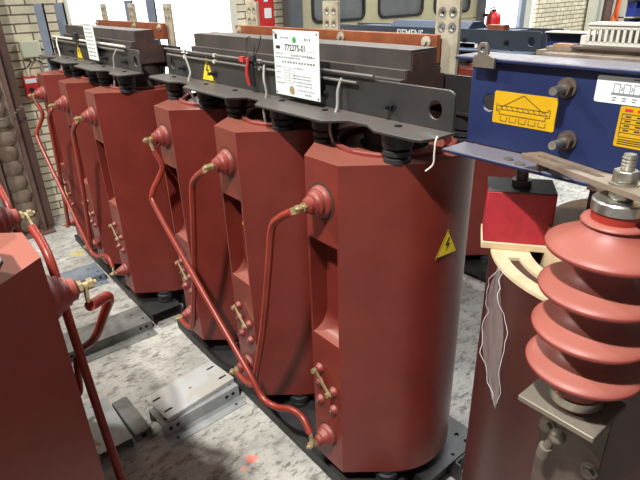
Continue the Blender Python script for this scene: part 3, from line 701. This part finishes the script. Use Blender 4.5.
# bracket that carries the insulator
bp = MB().prism([(a-DX, b-DY) for a, b in rrect(.765, .893, .232, .376, .003)], 'xy', 1.058, 1.070).build('bracket_shelf', 'grime', D, bevel=.002)
vp = MB().box(.881-DX, .889-DX, .245-DY, .372-DY, .60, 1.058).build('bracket_plate', 'bracket', D, bevel=.001)
MB().box(.889-DX, .95-DX, .29-DY, .33-DY, .62, 1.02).build('bracket_standoff', 'bracket', D)
for (yy, zz) in ((.358, .935), (.260, .885), (.352, .70), (.262, .70)):
    MB().cyl((.881-DX, yy-DY, zz), (.877-DX, yy-DY, zz), .017).cyl((.877-DX, yy-DY, zz), (.866-DX, yy-DY, zz), .013, seg=6).build('bracket_nut', 'grime', vp)
# earthing ball stud with a clamp
MB().lathe(dl((.881, .315, 1.00)), (-1, -.05, -.1), [(.020, 0), (.022, .015), (.018, .028), (.009, .034), (.009, .05)], 18).build('earthing_socket', 'grime', vp, smooth=50)
MB().ball(dl((.822, .312, .975)), .0165, (1, 1, .9)).tube([dl((.822, .312, .975)), dl((.83, .325, .95)), dl((.835, .338, .90))], .008).cyl(dl((.833, .334, .925)), dl((.836, .339, .895)), .013, seg=12).build('earthing_ball', 'grime', vp, smooth=60)
# lower frame of D
lb = MB()
for s_ in (-1, 1): lb.box(s_*.16-.005, s_*.16+.005, e0, e1, .015, .14); lb.box(min(s_*.155, s_*.25), max(s_*.155, s_*.25), e0, e1, .132, .14)
lb.build('base_beam', 'blue', D)
for y in ysD:
    for dy in (-.2, .2): MB().box(-.25, .25, y+dy-.03-DY, y+dy+.03-DY, .14, .16).build('coil_packer', 'woodbrown', D)

# clear film snagged on the brown coil
fm = MB(); rows = []
random.seed(3)
pth = [(146.5, .3125, 1.20, .004), (147, .315, 1.14, .035), (149, .318, 1.06, .060), (152, .322, .98, .055), (157, .325, .90, .028), (161, .326, .865, .003)]
for a, r_, z, wd in pth:
    row = []
    for k in range(7):
        aa = math.radians(a+(k/6-.5)*wd/.31*57.3*1.6); rr_ = r_+.006*math.sin(k*2.1+z*40)+.002
        row.append((1.22+rr_*math.cos(aa), .39+rr_*math.sin(aa), z+.006*math.sin(k*1.3)))
    rows.append(row)
fm.loft(rows, close=False, cap=False)
ed = []
for k in (0, 6): ed.append([rw[k] for rw in rows])
fo = fm.build('plastic_film', 'film', None, smooth=180)
sd = fo.modifiers.new('sub', 'SUBSURF'); sd.levels = 2; sd.render_levels = 2
so = fo.modifiers.new('thick', 'SOLIDIFY'); so.thickness = .0006
for e_ in ed:
    P = []
    for i_, (a_, b_) in enumerate(zip(e_, e_[1:])):
        for t_ in range(4):
            q_ = Vector(a_).lerp(Vector(b_), t_/4); P.append(q_+Vector((random.uniform(-.003, .003), random.uniform(-.006, .006), random.uniform(-.003, .003))))
    MB().tube(P, .0006, seg=6, sub=2).build('curled_edge', 'white', fo)
tag(fo, 'torn strip of clear plastic film clinging to the brown coil', 'plastic film')

# ------------------------------------------------------------------ galvanised channels on the floor
def hat(o_name, label, x0, x1, yc, top, h, fl, m, group=None, ang=0, holes=True, group_cat='steel channel'):
    """hat-section rail along x, centre line yc"""
    t = thing(o_name, label, group_cat, ((x0+x1)/2, yc, 0), group)
    t.rotation_euler = (0, 0, ang)
    L_ = (x1-x0)/2; th = .004; a = top/2
    prof = [(-a-fl, 0), (-a, 0), (-a, h-th), (a, h-th), (a, 0), (a+fl, 0), (a+fl, th), (a+th, th), (a+th, h), (-a-th, h), (-a-th, th), (-a-fl, th)]
    b = MB().prism([(p[0], p[1]) for p in prof], 'yz', -L_, L_).build('rail_body', m, t, bevel=.0015)
    if holes:
        def hb(): return MB()
        for s_ in (-1, 1):
            for q in (.035, .07):
                hb().cyl((s_*(L_-q), -a-th-.0005, h*.55), (s_*(L_-q), -a-th+.002, h*.55), .0095, seg=16).build('punched_hole', 'hole', t)
            hb().cyl((s_*(L_-.045), -a-fl*.6, th), (s_*(L_-.045), -a-fl*.6, th+.0006), .0065, seg=14).build('punched_hole', 'hole', t)
            hb().cyl((s_*(L_-.03), -a*.5, h), (s_*(L_-.03), -a*.5, h+.0006), .007, seg=14).build('punched_hole', 'hole', t)
            hb().cyl((s_*(L_-.07), a*.3, h), (s_*(L_-.07), a*.3, h+.0006), .007, seg=14).build('punched_hole', 'hole', t)
    return t
G = 'galvanised rails on the aisle floor'
hat('hat_channel', 'galvanised hat-section rail on the floor carrying the loose slotted plate', .515, .91, 1.885, .135, .068, .07, 'galv', G, ang=math.radians(2))
hat('hat_channel', 'long galvanised rail lying across the aisle behind the tube bend of the left transformer', .30, .825, 2.76, .20, .06, .075, 'galvdark', G)
hat('hat_channel', 'bluish galvanised rail across the aisle, farthest of the floor rails from the loose plate', .38, .82, 3.55, .20, .055, .06, 'galvblue', G)
# loose lid plate
lp = thing('slotted_plate', 'pale slotted steel plate with worn yellowish middle lying on a floor rail', 'steel plate', (.718, 1.935, .0688))
slots = [rrect(sx-.021, sx+.021, sy-.006, sy+.006, .005) for sx in (-.15, .15) for sy in (-.05, .05)]
pl = MB().plate([rrect(-.185, .185, -.098, .098, .006)]+slots, 'xy', .016, .020)
pl.box(-.183, .183, -.099, -.095, 0, .018).box(-.183, .183, .095, .099, 0, .018)
pl.build('plate_top', 'lid', lp, bevel=.001)
for sx in (-.15, .15):
    for sy in (-.05, .05): MB().prism(rrect(sx-.02, sx+.02, sy-.0055, sy+.0055, .005), 'xy', .012, .0175).build('slot', 'hole', lp)  # dark inserts put the shade into the open slots
pt = MB()
for sx in (-.15, .15): pt.prism(rrect(sx-.030, sx+.030, -.085, .085, .006), 'xy', .0199, .0203) if False else None
pt.cyl((0, 0, .0199), (0, 0, .0206), .008).build('worn_spot', 'brass', lp)
for v in (lp,): v.rotation_euler = (0, 0, math.radians(7))
# two short channels in front of the left machine
def uch(label, x, y, ang, l, wd, h, m, slots_=True):
    t = thing('channel_offcut', label, 'steel channel', (x, y, 0), 'short channel offcuts by the left machine'); t.rotation_euler = (0, 0, ang)
    ll = [rrect(-wd/2, wd/2, -l/2, l/2, .004)]
    if slots_: ll += [rrect(-.012, .002, -l/2+.03, -l/2+.05, .006), rrect(-.012, .002, l/2-.05, l/2-.03, .006)]
    MB().plate(ll, 'xy', h-.004, h).box(-wd/2, -wd/2+.004, -l/2, l/2, 0, h-.003).box(wd/2-.004, wd/2, -l/2, l/2, 0, h-.003).build('channel_body', m, t, bevel=.001)
    if not slots_:
        MB().cyl((0, -l/2-.0005, h*.5), (0, -l/2+.003, h*.5), .012).build('end_hole', 'hole', t)
        MB().box(-wd/2+.004, wd/2-.004, -l/2, -l/2+.004, 0, h-.003).build('end_plate', m, t)
    return t
uch('short slotted galvanised channel on the floor by the red rod of the left machine', .325, 2.02, math.radians(0), .34, .145, .055, 'galv')
uch('dull closed-end channel lying against the slotted short channel', .445, 2.0, math.radians(2), .27, .07, .045, 'galvdark', False)

# ------------------------------------------------------------------ the hall
def struct(o, kind='structure'): o['kind'] = kind; return o
struct(MB().box(-4, 15, -3, 5.2, -.1, 0).build('floor', 'floor'))
WY = 4.95
# back wall in pieces, so that door and glazing stand in real openings
wall = MB()
wall.box(-4, 1.34, WY, WY+.2, 0, 4.2); wall.box(2.95, 3.72, WY, WY+.2, 0, 4.2); wall.box(8.52, 15, WY, WY+.2, 0, 4.2)
wall.box(1.34, 2.95, WY, WY+.2, 0, .7); wall.box(1.34, 2.95, WY, WY+.2, 3.2, 4.2)
wall.box(3.72, 8.52, WY, WY+.2, 3.2, 4.2)
struct(wall.build('wall_back', 'brick'))
# bright glazing at left
gz = thing('window_1', None, None, (2.145, WY+.05, .7)); gz['kind'] = 'structure'
MB().box(-.80, .80, .0, .02, 0, 2.5).build('window_pane', 'bright', gz)
fr = MB(); fr.box(.735, .81, -.06, .0, 0, 2.5); fr.box(-.805, -.765, -.04, 0, 0, 2.5); fr.box(-.8, .8, -.05, .03, -.0, .04)
fr.build('window_frame', 'frame', gz)
# grey uprights that stand in front of the glazing
for i, (x, y, w_, lab) in enumerate(((1.035, 4.45, .066, 'blue-grey steel upright against the painted brick, left of the bright window'), (1.185, 4.5, .07, 'steel upright at the left edge of the bright window'),
                          (1.745, 4.6, .07, 'slim grey upright in front of the bright window, left of its pair'), (1.93, 4.6, .08, 'slim grey upright in front of the bright window, right of its pair'))):
    t = thing('steel_upright', lab, 'post', (x, y, 0), 'grey uprights before the wall')
    MB().box(-w_/2, w_/2, -.006, .006, 0, 1.752).box(w_/2-.012, w_/2, -.006, .05, 0, 1.752).build('angle_bar', 'upright', t)
    MB().box(-.06, .06, -.05, .08, 0, .012).build('foot_plate', 'upright', t)
# red board and dark post
rb = thing('notice_board', 'red notice board with a white card on the back wall beside a dark post', 'board', (3.27, WY-.018, 1.2))
MB().box(-.09, .12, -.01, .018, 0, .75).build('board_panel', 'signred', rb, bevel=.003)
MB().box(.0, .085, -.0125, -.0098, .335, .43).build('white_card', 'white', rb)
MB().box(.0, .05, -.0125, -.0098, .49, .515).build('white_strip', 'white', rb)
dp = thing('steel_post', 'dark grey post on the back wall, left of the beige door', 'post', (3.60, WY-.115, 0))
MB().box(-.11, .06, -.06, .08, .012, 4.0).build('post_shaft', 'postgrey', dp, bevel=.01); MB().box(-.14, .1, -.1, .08, 0, .012).build('post_foot', 'postgrey', dp)
# beige sectional door with rounded windows
dr = thing('door_1', None, None, (5.3, WY+.02, 0)); dr['kind'] = 'structure'
x0, x1 = 3.72-5.3, 6.93-5.3
wins = [(3.93-5.3, 4.70-5.3), (4.955-5.3, 5.74-5.3), (5.99-5.3, 6.73-5.3)]
rows = [(0, .68, False), (.68, 1.36, False), (1.36, 2.04, True), (2.04, 2.72, False), (2.72, 3.2, False)]
for za, zb, win in rows:
    lp_ = [[(x0, za+.004), (x1, za+.004), (x1, zb-.004), (x0, zb-.004)]]
    if win: lp_ += [rrect(a, b, 1.465, 1.90, .08, 6) for a, b in wins]
    MB().plate(lp_, 'xz', -.02, .04).build('door_panel', 'beige', dr, bevel=.003)
    if not win or True:
        for zz in (za+.23, za+.46):
            if win: continue
            MB().box(x0, x1, -.0225, -.019, zz-.004, zz+.004).build('panel_rib', 'beige', dr)
for a, b in wins:
    g_ = MB().plate([rrect(a-.022, b+.022, 1.443, 1.922, .095, 6), rrect(a+.012, b-.012, 1.477, 1.888, .07, 6)], 'xz', -.034, -.01).build('window_gasket', 'gasket', dr, bevel=.004)
    MB().plate([rrect(a, b, 1.465, 1.90, .08, 6)], 'xz', .0, .01).build('window_pane', 'glass', dr)
MB().box(6.93-5.3, 7.06-5.3, -.08, .04, 0, 3.2).build('door_post', 'postgrey', dr)
# bright doorway right of it
d2 = thing('door_2', None, None, (7.8, WY+.06, 0)); d2['kind'] = 'structure'
MB().box(7.06-7.8, 8.52-7.8, 0, .03, 0, 3.2).build('door_pane', 'bright', d2)
MB().box(8.07-7.8, 8.2-7.8, -.06, 0, 0, 3.2).build('door_frame', 'upright', d2); MB().box(8.2-7.8, 8.38-7.8, -.06, 0, 0, 3.2).build('door_trim', 'frame', d2)
# fire extinguisher on a hook on the post
fe = thing('fire_extinguisher', 'red fire extinguisher hanging beside the bright doorway', 'fire extinguisher', (7.02, 4.72, .99))
MB().lathe((0, 0, 0), (0, 0, 1), [(.085, 0), (.10, .02), (.10, .36), (.085, .41), (.045, .44), (.03, .45)], 24).build('cylinder_body', 'extred', fe, smooth=50)
MB().cyl((0, 0, .44), (0, 0, .48), .028).obox((-.03, 0, .50), (.07, 0, .012), (0, .012, 0), (0, 0, .006)).build('valve_lever', 'gasket', fe)
MB().tube([(-.02, 0, .47), (-.11, -.01, .44), (-.135, -.02, .30), (-.12, -.02, .12)], .012).build('hose', 'gasket', fe)
MB().ring((0, 0), .0985, .1012, .14, .27, 24).build('paper_label', 'white', fe)
MB().box(-.02, .02, .09, .22, .38, .42).build('wall_hook', 'gasket', fe)
# column, pipe, boxes at the far left of the wall
ct = thing('steel_column', 'brown steel column packed with rough mortar in front of the painted brick wall', 'column', (.62, 4.72, 0))
for s_ in (-1, 1): MB().box(s_*.10-.012, s_*.10+.012, -.10, .10, .015, 3.6).build('column_flange', 'column', ct)
MB().box(-.12, .165, -.15, .14, 0, .015).build('foot_plate', 'column', ct)
mb = MB()
z = .02
random.seed(5)
while z < 2.6:
    h_ = random.uniform(.105, .135); w_ = random.uniform(.078, .088); c_ = random.uniform(-.01, .005)
    mb.ball((c_, -.03, z+h_/2), 1, (w_, .026, h_*.66), 14); z += h_
mb.box(-.09, .09, -.03, .08, .02, 2.6)
mb.build('mortar_packing', 'mortar', ct, smooth=60)
MB().box(.112, .19, -.03, .10, .015, 3.6).build('column_side', 'column', ct)
pp = thing('grey_pipe', 'pale grey vertical pipe left of the brown column', 'pipe', (.43, 4.64, 0))
MB().cyl((0, 0, 0), (0, 0, 3.0), .062, seg=28).build('pipe_shaft', 'greypipe', pp)
for zz in (.55, 1.2): MB().lathe((0, 0, zz), (0, 0, 1), [(.064, 0), (.066, .004), (.066, .026), (.064, .03)], 28).build('pipe_clip', 'greypipe', pp)
jb = thing('junction_box', 'cream square junction box on the painted brick wall', 'junction box', (1.01, WY-.005, 1.42))
MB().box(-.075, .07, -.055, 0, -.06, .065).build('box_body', 'boxcream', jb, bevel=.008)
MB().box(-.02, .0, -.03, -.01, -.085, -.06).box(.02, .04, -.03, -.01, -.085, -.06).build('cable_gland', 'boxcream', jb)
MB().tube([(.07, -.03, .0), (.14, -.05, -.03), (.16, -.06, -.06), (.165, -.06, -.085)], .006).tube([(.03, -.02, -.08), (.06, -.03, -.11), (.09, -.04, -.115)], .005).tube([(-.01, -.02, -.08), (-.06, -.04, -.13), (-.1, -.04, -.14)], .005).build('cable', 'gasket', jb)
rx = thing('red_switch_box', 'small red switch box with a pale label below the junction box', 'switch box', (.945, WY-.005, 1.12))
MB().box(-.05, .05, -.06, 0, -.07, .10).build('box_body', 'signred', rx, bevel=.006)
MB().box(-.042, .042, -.062, -.0595, .05, .085).build('pale_label', 'white', rx)
MB().cyl((-.01, -.06, .0), (-.01, -.075, .0), .018).build('switch_knob', 'gasket', rx)
MB().cyl((0, -.03, .10), (0, -.03, .17), .015).build('cable_gland', 'boxcream', rx)
wc = thing('white_conduit_box', 'narrow pale conduit box beside the red switch box', 'conduit', (1.06, WY, 1.1))
MB().box(-.03, .03, -.04, 0, -.09, .12).build('box_body', 'boxcream', wc, bevel=.004); MB().cyl((0, -.02, .12), (0, -.02, .3), .01).build('conduit', 'cable', wc)
ch = MB()
for i in range(14):
    ch.ring((0, 0), .008, .013, 0, .004, 10) if False else None
    a = (.46+i*.024, 4.57+.0*i, .97+.0016*(i-6)**2)
    ch.ball(a, .012, (1.2, .6, .8), 8)
tag(ch.build('chain', 'dirtybolt'), 'sagging chain hung across the brown column', 'chain')

# right-hand background: frame posts, orange cable, blue bins
fp = thing('frame_post', 'pale grey channel post beside the brick wall at the right', 'post', (10.25, WY-.15, 0))
MB().box(-.13, -.05, -.05, .1, 0, 3).box(.05, .13, -.05, .1, 0, 3).build('post_leg', 'frame', fp); MB().box(-.05, .05, .02, .1, 0, 3).build('post_back', 'postgrey', fp)
bp2 = thing('brown_pipe', 'brown vertical pipe right of the pale channel post', 'pipe', (10.62, WY-.15, 0))
MB().cyl((0, 0, 0), (0, 0, 3), .10).build('pipe_shaft', 'column', bp2); MB().lathe((0, 0, 1.55), (0, 0, 1), [(.12, 0), (.14, .02), (.14, .1), (.12, .12)], 20).build('red_valve', 'extred', bp2)
wb = thing('white_partition', 'white board leaning behind the blue bins at the right', 'board', (11.5, WY-.09, 0))
MB().box(-.7, 1.4, -.02, .06, 0, 2.6).build('board_panel', 'white', wb)
oc = MB().tube([(11.08, 4.74, 1.75), (10.88, 4.72, 1.6), (10.84, 4.72, 1.3), (10.76, 4.72, 1.05), (10.90, 4.70, .6), (10.80, 4.7, .02)], .028).tube([(10.80, 4.66, 1.55), (10.78, 4.66, 1.2), (10.94, 4.66, .95), (11.00, 4.66, .4), (10.90, 4.66, .02)], .024).build('orange_cable', 'orange')
tag(oc, 'bright orange cable hanging in front of the white board', 'cable')
sh = thing('bin_rack', 'grey rack post row holding blue bins at the right edge', 'rack', (11.62, 4.55, 0))
MB().box(-.55, -.50, .1, .3, 0, 2.4).box(1.0, 1.05, .1, .3, 0, 2.4).box(-.55, 1.05, .28, .30, 0, 2.4).build('rack_frame', 'frame', sh)
for q, zz in enumerate((.55, .86, 1.17, 1.48)):
    MB().box(-.55, 1.05, -.05, .3, zz-.02, zz).build('rack_shelf', 'frame', sh)
labs = ['lowest', 'second from the bottom', 'third from the bottom', 'topmost']
for q, zz in enumerate((.55, .86, 1.17, 1.48)):
    for j in range(2):
        t = thing('storage_bin', 'blue open-front storage bin, %s of the %s stack in the rack' % (labs[q], ('left', 'right')[j]), 'bin', (11.42+j*.66, 4.5, zz), 'blue bins in the rack')
        MB().prism([(-.28, .24), (-.28, .01), (.2, .01), (.2, .24), (.19, .24), (.19, .02), (-.27, .02), (-.27, .24)], 'xz', 0, .26).prism([(-.28, .01), (.2, .01), (.2, .14), (-.28, .14)], 'xz', -.02, 0).build('bin_body', 'bluebin', t)
        MB().box(-.1, .08, -.023, -.0195, .05, .10).build('bin_label', 'white', t)

# ------------------------------------------------------------------ camera
yaw, pit, rol = .6702, .4428, -.0328
f = Vector((math.sin(yaw)*math.cos(pit), math.cos(yaw)*math.cos(pit), -math.sin(pit)))
r = Vector((math.cos(yaw), -math.sin(yaw), 0)); u = r.cross(f)
r2 = math.cos(rol)*r+math.sin(rol)*u; u2 = -math.sin(rol)*r+math.cos(rol)*u
cam = bpy.data.objects.new('camera', bpy.data.cameras.new('camera')); COL.objects.link(cam)
cam.matrix_world = Matrix(((r2.x, u2.x, -f.x, 0), (r2.y, u2.y, -f.y, 0), (r2.z, u2.z, -f.z, 1.774), (0, 0, 0, 1)))
cam.data.sensor_width = 36; cam.data.lens = 525/640*36; cam.data.clip_start = .02
sc.camera = cam

# ------------------------------------------------------------------ light
def area(name, loc, sx, sy, power, color=(1, 1, 1), rot=(0, 0, 0)):
    l = bpy.data.lights.new(name, 'AREA'); l.shape = 'RECTANGLE'; l.size = sx; l.size_y = sy; l.energy = power; l.color = color
    o = bpy.data.objects.new(name, l); COL.objects.link(o); o.location = loc; o.rotation_euler = rot
    return o
area('ceiling_lamp', (-1.02, .3, 4.3), .12, .25, 280, (1, .98, .95))
area('ceiling_lamp', (-1.02, 3.6, 4.3), .12, .25, 195, (1, .98, .95))
area('ceiling_lamp', (4.5, 2.8, 4.6), .3, 5, 280, (.95, .98, 1))
area('ceiling_lamp', (9.5, 2.8, 4.6), .3, 5, 330, (.95, .98, 1))  # unseen light, added to brighten the brick wall at the right
w = bpy.data.worlds.new('world'); sc.world = w; w.use_nodes = True
bg = w.node_tree.nodes['Background']; bg.inputs[0].default_value = (.92, .96, 1, 1); bg.inputs[1].default_value = .17

vs = sc.view_settings
vs.view_transform = 'Standard'; vs.look = 'None'; vs.exposure = 0; vs.gamma = 1; vs.use_curve_mapping = False
